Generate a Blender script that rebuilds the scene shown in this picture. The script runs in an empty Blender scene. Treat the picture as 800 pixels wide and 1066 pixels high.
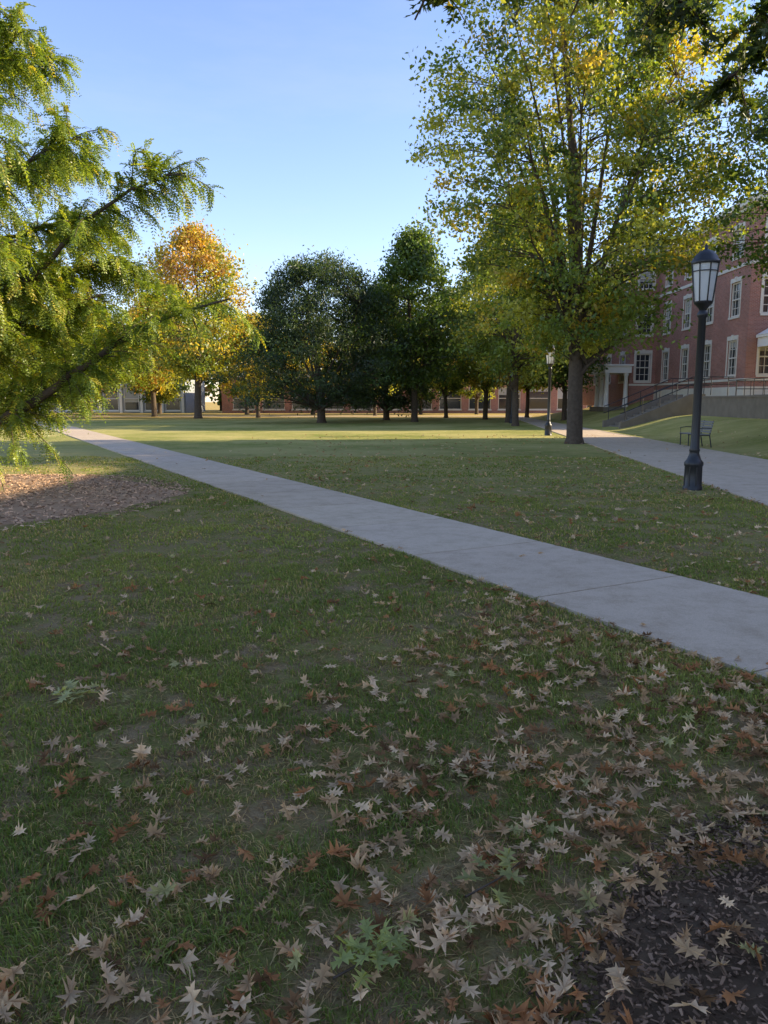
import bpy, math, numpy as np
from mathutils import Vector
scene=bpy.context.scene
R0=np.random.default_rng(7)

# ------------------------------------------------------------------ helpers
class MB:
    def __init__(s): s.V=[];s.F=[];s.C=[];s.n=0
    def add(s,v,f,col=(1,1,1),mat=0,smooth=False):
        v=np.asarray(v,float).reshape(-1,3); f=np.asarray(f,int)
        s.V.append(v); s.F.append((f+s.n,mat,smooth)); s.n+=len(v)
        c=np.asarray(col,float)
        if c.ndim==1: c=np.tile(c,(len(v),1))
        s.C.append(c)
    def build(s,name,mats,parent=None):
        V=np.concatenate(s.V);C=np.concatenate(s.C)
        L=np.concatenate([f.ravel() for f,_,_ in s.F])
        S=np.concatenate([np.full(len(f),f.shape[1]) for f,_,_ in s.F])
        M=np.concatenate([np.full(len(f),m) for f,m,_ in s.F])
        SM=np.concatenate([np.full(len(f),k) for f,_,k in s.F])
        st=np.concatenate([[0],np.cumsum(S)[:-1]])
        me=bpy.data.meshes.new(name)
        me.vertices.add(len(V)); me.vertices.foreach_set('co',V.ravel().astype(np.float32))
        me.loops.add(len(L)); me.loops.foreach_set('vertex_index',L.astype(np.int32))
        me.polygons.add(len(S)); me.polygons.foreach_set('loop_start',st.astype(np.int32))
        me.polygons.foreach_set('material_index',M.astype(np.int32))
        me.polygons.foreach_set('use_smooth',SM.astype(bool))
        a=me.color_attributes.new('col','FLOAT_COLOR','POINT')
        a.data.foreach_set('color',np.c_[C,np.ones(len(C))].ravel().astype(np.float32))
        me.update(calc_edges=True)
        for m in mats: me.materials.append(m)
        o=bpy.data.objects.new(name,me); scene.collection.objects.link(o)
        if parent: o.parent=parent
        return o

BOXF=np.array([[0,3,2,1],[4,5,6,7],[0,1,5,4],[1,2,6,5],[2,3,7,6],[3,0,4,7]])
def obox(mb,O,U,N,u0,u1,n0,n1,z0,z1,col=(1,1,1),mat=0):
    P=[]
    for z in (z0,z1):
        for u,n in ((u0,n0),(u1,n0),(u1,n1),(u0,n1)):
            P.append((O[0]+U[0]*u+N[0]*n,O[1]+U[1]*u+N[1]*n,z))
    mb.add(P,BOXF,col,mat)
def box(mb,x0,x1,y0,y1,z0,z1,col=(1,1,1),mat=0): obox(mb,(0,0),(1,0),(0,1),x0,x1,y0,y1,z0,z1,col,mat)

def tube(mb,pts,rad,k=6,col=(1,1,1),mat=0,cap=True):
    pts=np.asarray(pts,float); n=len(pts); rad=np.broadcast_to(rad,(n,))
    t=np.gradient(pts,axis=0); t/=np.linalg.norm(t,axis=1)[:,None]+1e-9
    if np.abs(t[:,2]).mean()>.6: ref=np.tile([[1,0,0.]],(n,1))
    else: ref=np.tile([[0,0,1.]],(n,1))
    a=np.cross(t,ref); a/=np.linalg.norm(a,axis=1)[:,None]+1e-9
    b=np.cross(t,a)
    th=np.arange(k)*2*np.pi/k
    V=pts[:,None]+rad[:,None,None]*(np.cos(th)[None,:,None]*a[:,None]+np.sin(th)[None,:,None]*b[:,None])
    i=np.arange(n-1)[:,None]*k; j=np.arange(k)[None]
    F=np.stack([i+j,i+(j+1)%k,i+k+(j+1)%k,i+k+j],-1).reshape(-1,4)
    mb.add(V.reshape(-1,3),F,col,mat,True)
    if cap:
        mb.add(V[-1],[list(range(k))],col,mat)
def lathe(mb,x,y,prof,k=12,col=(1,1,1),mat=0,smooth=True):
    prof=np.array(prof,float);th=np.arange(k)*2*np.pi/k
    V=np.stack([x+prof[:,0:1]*np.cos(th),y+prof[:,0:1]*np.sin(th),np.repeat(prof[:,1:2],k,1)],-1)
    n=len(prof);i=np.arange(n-1)[:,None]*k; j=np.arange(k)[None]
    F=np.stack([i+j,i+(j+1)%k,i+k+(j+1)%k,i+k+j],-1).reshape(-1,4)
    mb.add(V.reshape(-1,3),F,col,mat,smooth)
    mb.add(V[-1],[list(range(k))],col,mat)

def hash2(i,j,s):
    h=np.sin(i*127.1+j*311.7+s*74.7)*43758.5453
    return h-np.floor(h)
def vnoise(x,y,sc,s=0):
    x=np.asarray(x,float)/sc;y=np.asarray(y,float)/sc
    i=np.floor(x);j=np.floor(y);fx=x-i;fy=y-j
    fx=fx*fx*(3-2*fx);fy=fy*fy*(3-2*fy)
    a=hash2(i,j,s);b=hash2(i+1,j,s);c=hash2(i,j+1,s);d=hash2(i+1,j+1,s)
    return a+(b-a)*fx+(c-a)*fy+(a-b-c+d)*fx*fy
def S(t):
    t=np.clip(t,0,1); return t*t*(3-2*t)
def unit(v): return v/(np.linalg.norm(v,axis=-1,keepdims=True)+1e-9)

# ------------------------------------------------------------------ layout
PN=np.array([2.21,4.17]);PD=np.array([-.4745,.8803]);PQ=np.array([.8803,.4745]);PW=1.65
def path_s(x,y): return (x-PN[0])*PQ[0]+(y-PN[1])*PQ[1]
def edgeL(y): return 5.9+.1056*(np.asarray(y,float)-11.6)
def edgeR(y): return 11.0+.065*(np.asarray(y,float)-29)
def mfac(y): return S((y-2)/12)*(1-S((y-74)/14))
def groundz(x,y):
    x=np.asarray(x,float);y=np.asarray(y,float)
    d=x-edgeR(y)-.5
    m=mfac(y)
    z=.85*S(d/4.8)
    z=z+np.where(y<42,np.where(d>4.81,.85,0),.85*S((d-4.8)/3))
    z=z*m
    s=path_s(x,y)
    dp=np.minimum(np.where(s<0,-s,np.maximum(s-PW,0)),10)
    dr=np.maximum(np.maximum(edgeL(y)-x,x-edgeR(y)),0)
    w=S(dp/.8)*S(dr/.8)*(1-S((y-20)/20))
    z=z+w*(.055*(vnoise(x,y,1.3,3)-.4)+.02*(vnoise(x,y,.35,5)-.5))
    return z
BED=(2.02,1.15,1.62); BED2=(-7.6,12.4,4.0)
def bedr(x,y,B):
    a=np.arctan2(y-B[1],x-B[0]); r=np.hypot(x-B[0],y-B[1])
    return r/(B[2]*(1+.05*np.sin(a*5+1)+.03*np.sin(a*11)))
def blocked(x,y,mar=0.0):
    s=path_s(x,y)
    b=((s>-mar)&(s<PW+mar))|((x>edgeL(y)-mar)&(x<edgeR(y)+mar))
    return b

# ------------------------------------------------------------------ materials
def newmat(name):
    m=bpy.data.materials.new(name);m.use_nodes=True;nt=m.node_tree;nt.nodes.clear()
    o=nt.nodes.new('ShaderNodeOutputMaterial');return m,nt,o
def N(nt,t,**k):
    n=nt.nodes.new(t)
    for a,b in k.items(): setattr(n,a,b)
    return n
def noise(nt,scale,detail=4,vec=None,rough=.55):
    n=N(nt,'ShaderNodeTexNoise');n.inputs['Scale'].default_value=scale;n.inputs['Detail'].default_value=detail;n.inputs['Roughness'].default_value=rough
    if vec is None:
        g=N(nt,'ShaderNodeNewGeometry');vec=g.outputs['Position']
    nt.links.new(vec,n.inputs['Vector']);return n.outputs['Fac']
def ramp(nt,fac,stops):
    r=N(nt,'ShaderNodeValToRGB');e=r.color_ramp.elements
    while len(e)<len(stops): e.new(.5)
    for i,(p,c) in enumerate(stops):
        e[i].position=p;e[i].color=(*c,1) if len(c)==3 else c
    nt.links.new(fac,r.inputs['Fac']);return r.outputs['Color']
def mix(nt,fac,a,b,mode='MIX'):
    m=N(nt,'ShaderNodeMix',data_type='RGBA',blend_type=mode)
    for val,i in ((fac,0),(a,6),(b,7)):
        if hasattr(val,'links'): nt.links.new(val,m.inputs[i])
        elif i==0: m.inputs[0].default_value=val
        else: m.inputs[i].default_value=(*val,1)
    return m.outputs[2]
def bump(nt,h,strength,dist):
    b=N(nt,'ShaderNodeBump');b.inputs['Strength'].default_value=strength;b.inputs['Distance'].default_value=dist
    nt.links.new(h,b.inputs['Height']);return b.outputs['Normal']
def princ(nt,o,color,rough=.8,metal=0,normal=None,spec=.5):
    p=N(nt,'ShaderNodeBsdfPrincipled');p.inputs['Roughness'].default_value=rough;p.inputs['Metallic'].default_value=metal
    p.inputs['Specular IOR Level'].default_value=spec
    if hasattr(color,'links'): nt.links.new(color,p.inputs['Base Color'])
    else: p.inputs['Base Color'].default_value=(*color,1)
    if normal is not None: nt.links.new(normal,p.inputs['Normal'])
    nt.links.new(p.outputs[0],o.inputs['Surface']);return p
def attr(nt):
    a=N(nt,'ShaderNodeAttribute');a.attribute_name='col';return a.outputs['Color']
def leafmat(name,trans=.4,gloss=.06,boost=(1.5,1.45,.7)):
    m,nt,o=newmat(name);c=attr(nt)
    d=N(nt,'ShaderNodeBsdfDiffuse');nt.links.new(c,d.inputs[0])
    t=N(nt,'ShaderNodeBsdfTranslucent');nt.links.new(mix(nt,1.0,c,boost,'MULTIPLY'),t.inputs[0])
    g=N(nt,'ShaderNodeBsdfGlossy');g.inputs['Roughness'].default_value=.45;g.inputs[0].default_value=(1,1,1,1)
    a=N(nt,'ShaderNodeMixShader');a.inputs[0].default_value=trans;nt.links.new(d.outputs[0],a.inputs[1]);nt.links.new(t.outputs[0],a.inputs[2])
    b=N(nt,'ShaderNodeMixShader');b.inputs[0].default_value=gloss;nt.links.new(a.outputs[0],b.inputs[1]);nt.links.new(g.outputs[0],b.inputs[2])
    nt.links.new(b.outputs[0],o.inputs['Surface']);return m
LEAF=leafmat('foliage_leaf',.48,.03,(1.7,1.55,.6)); GRASS=leafmat('grass_blade',.35,.01,(1.5,1.4,.6)); DRY=leafmat('dry_leaf',.15,.0,(1.2,1.1,.8))
def simple(name,c1,c2,scale,rough=.85,bs=.4,bd=.02,spec=.3,useattr=False):
    m,nt,o=newmat(name);f=noise(nt,scale)
    col=mix(nt,f,c1,c2)
    if useattr: col=mix(nt,1.0,col,attr(nt),'MULTIPLY')
    princ(nt,o,col,rough,0,bump(nt,f,bs,bd),spec);return m
BARK=simple('bark',(.048,.034,.024),(.15,.115,.082),9,.95,.8,.04,.1)
STONE=simple('limestone_trim',(.64,.57,.47),(.77,.70,.59),3,.8,.1,.01)
GREYB=simple('grey_render',(.24,.25,.26),(.32,.33,.34),2,.8,.1,.01)
WHITE=simple('white_paint',(.76,.72,.65),(.83,.79,.72),2,.5,.02,.01)
RCON=simple('retaining_concrete',(.13,.11,.085),(.24,.205,.16),2.5,.9,.4,.02)
ROOF=simple('slate_roof',(.09,.095,.105),(.15,.155,.165),3,.8,.3,.02)
BLACK=simple('black_iron',(.012,.012,.013),(.022,.022,.022),30,.42,.1,.003,.5)
SOIL=simple('soil',(.07,.046,.029),(.17,.115,.068),12,.95,.6,.03,.1)
SOIL2=simple('mulch_ground',(.28,.175,.105),(.46,.31,.19),7,.95,.6,.03,.1)
WOODC,nt,o=newmat('mulch_chip');princ(nt,o,attr(nt),.9,spec=.1)

# ground
GR,nt,o=newmat('lawn_ground')
f1=noise(nt,.35,3);f2=noise(nt,3.5,5);f3=noise(nt,38,4,rough=.7)
gcol=mix(nt,ramp(nt,f3,[(.3,(0,0,0)),(.7,(1,1,1))]),(.085,.085,.025),(.24,.225,.06))
gcol=mix(nt,ramp(nt,f1,[(.4,(0,0,0)),(.72,(.75,.75,.75))]),gcol,(.36,.29,.10))
thatch=mix(nt,ramp(nt,noise(nt,120,5,rough=.8),[(.3,(0,0,0)),(.7,(1,1,1))]),(.13,.085,.045),(.42,.30,.15))
gcol=mix(nt,ramp(nt,f2,[(.44,(0,0,0)),(.60,(.95,.95,.95))]),gcol,thatch)
ge=N(nt,'ShaderNodeNewGeometry');sx=N(nt,'ShaderNodeSeparateXYZ');nt.links.new(ge.outputs['Position'],sx.inputs[0])
mr=N(nt,'ShaderNodeMapRange');mr.inputs['From Min'].default_value=7;mr.inputs['From Max'].default_value=30;nt.links.new(sx.outputs['Y'],mr.inputs['Value'])
f4=noise(nt,9,5,rough=.75)
far=mix(nt,ramp(nt,f4,[(.3,(0,0,0)),(.7,(1,1,1))]),(.145,.17,.033),(.31,.31,.07))
far=mix(nt,ramp(nt,noise(nt,1.1,6,rough=.75),[(.46,(0,0,0)),(.7,(.75,.75,.75))]),far,(.52,.40,.16))
far=mix(nt,ramp(nt,noise(nt,.16,3),[(.40,(0,0,0)),(.60,(.65,.65,.65))]),far,(.50,.42,.15))  # dry straw tone, kept light and yellow to paint sunlight into far lawn
gcol=mix(nt,mr.outputs[0],gcol,far)
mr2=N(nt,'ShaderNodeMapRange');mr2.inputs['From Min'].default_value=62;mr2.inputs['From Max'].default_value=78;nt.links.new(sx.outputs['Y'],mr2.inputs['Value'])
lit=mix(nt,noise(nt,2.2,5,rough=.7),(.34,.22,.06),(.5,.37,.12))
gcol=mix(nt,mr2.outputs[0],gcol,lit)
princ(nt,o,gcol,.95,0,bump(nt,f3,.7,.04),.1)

# concrete
def concmat(name,a,b):
    m,nt,o=newmat(name)
    c=mix(nt,noise(nt,1.1,5,rough=.6),a,b)
    c=mix(nt,ramp(nt,noise(nt,160,2),[(.35,(.78,.78,.78)),(.6,(1,1,1))]),(0,0,0),c)
    st=ramp(nt,noise(nt,3.3,8,rough=.78),[(.34,(.80,.78,.74)),(.55,(1,1,1))])
    c=mix(nt,1.0,c,st,'MULTIPLY');c=mix(nt,1.0,c,attr(nt),'MULTIPLY')
    princ(nt,o,c,.85,0,bump(nt,noise(nt,90,3),.25,.006),.15);return m
CONC=concmat('path_concrete',(.54,.425,.30),(.67,.53,.385))
# brick
BRICK,nt,o=newmat('red_brick')
ge=N(nt,'ShaderNodeNewGeometry');sx=N(nt,'ShaderNodeSeparateXYZ');nt.links.new(ge.outputs['Position'],sx.inputs[0])
ad=N(nt,'ShaderNodeMath',operation='ADD');nt.links.new(sx.outputs['X'],ad.inputs[0]);nt.links.new(sx.outputs['Y'],ad.inputs[1])
cx=N(nt,'ShaderNodeCombineXYZ');nt.links.new(ad.outputs[0],cx.inputs[0]);nt.links.new(sx.outputs['Z'],cx.inputs[1])
bt=N(nt,'ShaderNodeTexBrick');nt.links.new(cx.outputs[0],bt.inputs['Vector']);bt.inputs['Scale'].default_value=1
bt.inputs['Brick Width'].default_value=.22;bt.inputs['Row Height'].default_value=.075;bt.inputs['Mortar Size'].default_value=.008
bt.inputs['Color1'].default_value=(.42,.165,.115,1);bt.inputs['Color2'].default_value=(.30,.115,.085,1);bt.inputs['Mortar'].default_value=(.45,.37,.3,1)
bc=mix(nt,1.0,bt.outputs['Color'],ramp(nt,noise(nt,.6,4),[(.3,(.8,.8,.8)),(.7,(1.1,1.05,1.05))]),'MULTIPLY')
bc=mix(nt,1.0,bc,attr(nt),'MULTIPLY')
princ(nt,o,bc,.85,spec=.2)
GLASS,nt,o=newmat('window_glass');princ(nt,o,attr(nt),.08,spec=.8)
LGL=leafmat('lantern_glass',.5,.1,(1,1,1))

# ------------------------------------------------------------------ ground sheet
xs=np.unique(np.round(np.concatenate([[-1500,-700,-300,-150,-100],np.arange(-80,-14,2.),np.arange(-14,-5,.5),np.arange(-5,9,.2),np.arange(9,16,.25),[16.7,16.72,17.2],np.arange(18,40,1.),[50,80,150,300,700,1500]]),3))
ys=np.unique(np.round(np.concatenate([[-1500,-500,-150,-60,-30,-15],np.arange(-8,1,1.),np.arange(1,10,.2),np.arange(10,20,.5),np.arange(20,42,1.),[42.02],np.arange(43,92,1.),[100,120,150,200,350,700,1500]]),3))
step_d=4.81
def shear(y): return .065*(np.clip(y,-15,95)-29)
mb=MB()
X,Y=np.meshgrid(xs,ys)
d0=11.0+.5+step_d-16.71
XX=X+shear(Y)+d0
Z=groundz(XX,Y)
nx=len(xs);ny=len(ys)
i=np.arange(ny-1)[:,None]*nx;j=np.arange(nx-1)[None]
F=np.stack([i+j,i+j+1,i+nx+j+1,i+nx+j],-1).reshape(-1,4)
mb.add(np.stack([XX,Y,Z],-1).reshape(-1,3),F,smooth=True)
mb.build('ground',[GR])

# ------------------------------------------------------------------ paths
mb=MB();w=2.06-1.95*4
g=.009
while w<84:
    c=.93+.12*R0.random();c=(c,c*(.985+.02*R0.random()),c*(.97+.03*R0.random()))
    a=w+g;b=w+1.95-g
    obox(mb,PN,PD,PQ,a,b,0,PW,-.08,.028,c)
    w+=1.95
mb.build('footpath',[CONC])
mb=MB();y=-12.
while y<78:
    y1=y+2.4
    c=.93+.12*R0.random();c=(c*1.02,c,c*.97)
    for k in range(2):
        def ex(yy,t): return float(edgeL(yy)*(1-t)+edgeR(yy)*t)
        t0,t1=(0,.5) if k==0 else (.5,1)
        P=[(ex(y,t0)+g*k,y+g),(ex(y,t1)-g*(1-k),y+g),(ex(y1,t1)-g*(1-k),y1-g),(ex(y1,t0)+g*k,y1-g)]
        mb.add([(p[0],p[1],-.08) for p in P]+[(p[0],p[1],.026) for p in P],BOXF,c)
    y=y1
mb.build('footpath',[CONC])
mb=MB();box(mb,-70,34,80,84,-.05,.03,(1,.97,.9))
mb.build('cross_path',[CONC])

# ------------------------------------------------------------------ mulch beds
def bed(name,B,nchip,size,front=None,cb=(.13,.085,.058),soil=SOIL):
    mb=MB();K=48;RR=10
    a=np.arange(K)*2*np.pi/K;rr=np.linspace(.0,1,RR+1)[1:]
    V=[(B[0],B[1],groundz(B[0],B[1])+.07)]
    for r in rr:
        R=B[2]*(1+.05*np.sin(a*5+1)+.03*np.sin(a*11))*r
        x=B[0]+R*np.cos(a);y=B[1]+R*np.sin(a)
        z=groundz(x,y)+.07*np.sqrt(np.clip(1-r**3,0,1))+.02*(vnoise(x,y,.18,9)-.5)-.012*(r>.99)
        V+=list(zip(x,y,z))
    F=[[1+(k)%K,1+(k+1)%K,0] for k in range(K)]
    Q=[[1+q*K+k,1+(q+1)*K+k,1+(q+1)*K+(k+1)%K,1+q*K+(k+1)%K] for q in range(RR-1) for k in range(K)]
    V=np.array(V);mb.add(V,Q,mat=0,smooth=True)
    mb.add(V,F,mat=0,smooth=True)
    rg=np.random.default_rng(11)
    th=rg.random(nchip)*2*np.pi;r=B[2]*np.sqrt(rg.random(nchip))*1.06+np.abs(rg.normal(size=nchip))*.06*(rg.random(nchip)<.3)
    x=B[0]+r*np.cos(th);y=B[1]+r*np.sin(th)
    if front is not None:
        k=front(x,y);x=x[k];y=y[k];r=r[k]
    n=len(x);z=groundz(x,y)+.07*np.sqrt(np.clip(1-(r/B[2])**3,0,1))+.004+rg.random(n)*.02
    ax=unit(np.c_[rg.normal(size=(n,2)),rg.normal(size=n)*.25]);up=unit(np.c_[rg.normal(size=(n,2))*.35,np.ones(n)])
    bx=unit(np.cross(ax,up));L=size*(.25+1.3*rg.random(n)**1.6);W=size*(.15+.35*rg.random(n))
    C=np.c_[x,y,z];cc=np.array(cb)[None]*(.35+1.5*rg.random(n)**1.7)[:,None]*np.array([1,1,1])
    P=np.stack([C-ax*L[:,None]/2-bx*W[:,None]/2,C+ax*L[:,None]/2-bx*W[:,None]*.3,C+ax*L[:,None]/2+bx*W[:,None]*.4,C-ax*L[:,None]/2+bx*W[:,None]/2],1)
    T=P+up[:,None]*size*.12
    A=np.concatenate([P,T],1).reshape(-1,3)
    base=np.arange(n)[:,None,None]*8
    mb.add(A,(base+BOXF[None]).reshape(-1,4),np.repeat(cc,8,0),1)
    mb.build(name,[soil,WOODC])
bed('mulch_bed',BED,46000,.022,lambda x,y:(y>.6),cb=(.21,.135,.085))
bed('mulch_bed',BED2,9500,.06,cb=(.46,.30,.19),soil=SOIL2)

# ------------------------------------------------------------------ grass
def grass(name,bands):
    mb=MB();rg=np.random.default_rng(5)
    for (y0,y1,dens,h,wd) in bands:
        xl=-.56*y1-1.0;xr=.56*y1+1.2
        n=int((xr-xl)*(y1-y0)*dens)
        x=xl+(xr-xl)*rg.random(n);y=y0+(y1-y0)*rg.random(n)
        thatch=rg.random(n)<.22
        cl=.3*vnoise(x,y,.08,1)+.4*vnoise(x,y,.3,2)+.3*vnoise(x,y,1.1,4)
        keep=((rg.random(n)<np.clip((cl-.29)*4.,.04,1))|(thatch&(rg.random(n)<.7)))&(np.abs(x)<.56*y+1.3)
        keep&=~blocked(x,y,-.02)&(bedr(x,y,BED)>1.0+.08*rg.random(n))&(bedr(x,y,BED2)>1+.08*rg.random(n))
        near=np.clip((bedr(x,y,BED)-1)/.5,0,1)
        keep&=(rg.random(n)<.2+.8*near)|thatch
        x=x[keep];y=y[keep];cl=cl[keep];thatch=thatch[keep];n=len(x)
        z=groundz(x,y)-.004
        hh=h*(.4+.9*rg.random(n))*(.25+1.4*cl);hh=np.where(thatch,h*(.5+.8*rg.random(n)),hh)
        ang=rg.random(n)*2*np.pi;lean=.15+.9*rg.random(n)**1.1
        wind=vnoise(x,y,.3,8)*6.28
        wk=np.where(thatch,0,.35)
        lx=np.cos(ang)*lean+wk*np.cos(wind);ly=np.sin(ang)*lean+wk*np.sin(wind)
        lift=np.where(thatch,.10,.62);tip=np.where(thatch,.12+.12*rg.random(n),.95-.4*np.hypot(lx,ly))
        lx=np.where(thatch,np.cos(ang),lx);ly=np.where(thatch,np.sin(ang),ly)
        lift=lift+np.where(thatch,.15*rg.random(n),0)
        B=np.c_[x,y,z+np.where(thatch,.006,0)];M=B+np.c_[lx*.4,ly*.4,lift]*hh[:,None];T=B+np.c_[lx*1.1,ly*1.1,tip]*hh[:,None]
        a2=ang+1.57+rg.normal(size=n)*np.where(thatch,.1,.6);sd=np.c_[np.cos(a2),np.sin(a2),np.zeros(n)]*(wd*(.6+.8*rg.random(n)))[:,None]/2
        V=np.stack([B-sd,B+sd,M+sd*.85,M-sd*.85,T],1).reshape(-1,3)
        t=rg.random(n)[:,None];big=(.6*vnoise(x,y,2.3,12)+.4*vnoise(x,y,.5,13))[:,None]
        g1=np.array([.125,.185,.036]);g2=np.array([.37,.385,.10]);g3=np.array([.64,.47,.21]);g4=np.array([.30,.19,.09])
        c=g1+(g2-g1)*np.clip(t*.7+.9*big-.3,0,1)
        dry=(rg.random(n)<.07+.22*(vnoise(x,y,.8,14)>.58))[:,None]
        c=np.where(dry,g3*(.6+.5*t),c)
        c=np.where(thatch[:,None],np.where(rg.random(n)[:,None]<.5,g3*(.45+.5*t),g4*(.5+t)),c)
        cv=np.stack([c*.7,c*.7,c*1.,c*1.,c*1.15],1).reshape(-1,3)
        b=np.arange(n)[:,None]*5
        k0=mb.n
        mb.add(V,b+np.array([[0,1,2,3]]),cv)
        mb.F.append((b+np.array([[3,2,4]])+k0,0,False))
    mb.build(name,[GRASS])
grass('grass',[(.9,3.0,12500,.046,.0036),(3.0,5.0,8300,.045,.0045),(5.0,8.0,3900,.042,.007),(8.0,13.,1300,.042,.012),(13.,22.,350,.04,.022)])

# ------------------------------------------------------------------ oak leaves (fallen + on branches)
half=[(.04,-.36),(.21,-.40),(.07,-.22),(.36,-.15),(.065,-.01),(.38,.19),(.07,.17),(.19,.42),(.04,.35)]
OUT=np.array([(0,-.5)]+half+[(0,.55)]+[(-a,b) for a,b in half[::-1]])
def oakleaves(mb,C,ax,up,L,col,curl,rg,mat=0,stalk=True):
    n=len(C);bx=unit(np.cross(ax,up));up=unit(np.cross(bx,ax))
    o=np.concatenate([[[0,0]],OUT]);K=len(o)
    ox=np.tile(o[None,:,0],(n,1))*(.75+.4*rg.random(n))[:,None];oy=np.tile(o[None,:,1],(n,1))
    ox=ox+.045*rg.normal(size=ox.shape)*(np.abs(ox)>.1);oy=oy+.04*rg.normal(size=oy.shape)*(np.abs(ox)>.1)
    c1=(curl*rg.normal(size=n)*1.1+curl*.9)[:,None];c2=(curl*rg.normal(size=n)*.8)[:,None];c3=(curl*rg.normal(size=n)*1.4)[:,None]
    oz=c1*ox**2+c2*oy**2+c3*ox*oy+.04*rg.normal(size=ox.shape)*curl
    V=C[:,None]+L[:,None,None]*(ox[...,None]*bx[:,None]+oy[...,None]*ax[:,None]+oz[...,None]*up[:,None])
    f=np.array([[0,1+k,1+(k+1)%(K-1)] for k in range(K-1)])
    F=(np.arange(n)[:,None,None]*K+f[None]).reshape(-1,3)
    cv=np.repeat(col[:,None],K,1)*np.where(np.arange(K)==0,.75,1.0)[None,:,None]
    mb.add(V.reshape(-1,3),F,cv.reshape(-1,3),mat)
    if stalk:
        a=C-ax*L[:,None]*.48;b=a-ax*L[:,None]*.35+up*L[:,None]*.03;s=bx*L[:,None]*.012
        V=np.stack([a-s,a+s,b+s,b-s],1).reshape(-1,3);mb.add(V,np.arange(n)[:,None]*4+np.array([[0,1,2,3]]),np.repeat(col*.7,4,0),mat)
def scatter(n0,reg,densf,rg):
    x=reg[0]+(reg[1]-reg[0])*rg.random(n0);y=reg[2]+(reg[3]-reg[2])*rg.random(n0)
    k=rg.random(n0)<densf(x,y);return x[k],y[k]
rg=np.random.default_rng(21);mb=MB()
def dens(x,y):
    r=bedr(x,y,BED)*BED[2]
    litter=np.exp(-np.clip(r-1.5,0,9)/1.0)*(.25+1.6*vnoise(x,y,.35,31)**1.4)
    bandd=.34*np.exp(-((x-1.1-.36*(y-3))/1.2)**2)*(y<6.5)*(.1+1.5*vnoise(x,y,.5,33))
    base=.04*(.15+1.5*vnoise(x,y,.7,35))
    on=blocked(x,y)
    inb=(r<1.5)
    d=np.clip(litter*1.25+bandd+base,0,1)
    d=np.where(inb,.2,d);d=np.where(on,.005,d)
    return d
x,y=scatter(int(9*7.2*300),(-4,5,.8,8.0),dens,rg)
n=len(x);onp=blocked(x,y)
z=groundz(x,y)+np.where(onp,.042,.02+.026*rg.random(n))+np.where(bedr(x,y,BED)<1,.06,0)
ax=unit(np.c_[rg.normal(size=(n,2)),rg.normal(size=n)*.22]);up=unit(np.c_[rg.normal(size=(n,2))*.38,np.ones(n)])
ty=rg.random(n)[:,None];t=rg.random(n)[:,None]
pal=[np.array(p) for p in ((.74,.51,.29),(.54,.34,.17),(.44,.20,.08),(.26,.14,.065),(.42,.37,.15))]
def leafcol(ty,t): return np.where(ty<.36,pal[0],np.where(ty<.68,pal[1],np.where(ty<.85,pal[2],np.where(ty<.96,pal[3],pal[4]))))*(.6+.6*t)
col=leafcol(ty,t)
oakleaves(mb,np.c_[x,y,z],ax,up,.055+.05*rg.random(n),col,.75,rg)
def dens2(x,y):
    d=np.where(path_s(x,y)>0,.8*(.15+1.2*vnoise(x,y,1.5,41)),.2*(.2+1.5*vnoise(x,y,1.2,42)))*S((x+6)/8+.2)
    d=d*np.exp(-np.clip(y-9,0,99)/13)
    return np.where(blocked(x,y),.02,d)
x,y=scatter(int(24*28*20),(-8,16,8.,36),dens2,rg)
n=len(x);z=groundz(x,y)+.035+.02*rg.random(n)
ax=unit(np.c_[rg.normal(size=(n,2)),rg.normal(size=n)*.25]);up=unit(np.c_[rg.normal(size=(n,2))*.4,np.ones(n)])
col=leafcol(rg.random(n)[:,None],rg.random(n)[:,None])
oakleaves(mb,np.c_[x,y,z],ax,up,.08+.04*rg.random(n),col,.5,rg,stalk=False)
mb.build('fallen_leaves',[DRY])
def twig(px,py,nl,pale):
    mb=MB();rg=np.random.default_rng(int(px*100)%97+3)
    z=float(groundz(px,py))+.045
    a0=rg.random()*6.28;P=[];A=[]
    for k in range(nl):
        a=a0+(k/nl)*5.5+rg.normal()*.3;r=.03+.09*rg.random()
        P.append((px+r*math.cos(a),py+r*math.sin(a),z+.02*rg.random()));A.append((math.cos(a),math.sin(a),.25*rg.normal()))
    n=nl;col=np.array(pale)[None]*(.8+.4*rg.random(n)[:,None])
    oakleaves(mb,np.array(P),unit(np.array(A)),unit(np.c_[rg.normal(size=(n,2))*.3,np.ones(n)]),.08+.03*rg.random(n),col,.4,rg,1)
    tube(mb,[(px-.12,py-.08,z-.01),(px,py,z),(px+.08,py+.07,z+.01)],[.004,.003,.002],5,(.6,.5,.4),0)
    mb.build('fallen_oak_twig',[BARK,LEAF])
twig(-.02,1.96,16,(.36,.40,.12));twig(-1.62,3.85,14,(.44,.44,.20));twig(.38,2.3,6,(.34,.35,.12))

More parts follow.
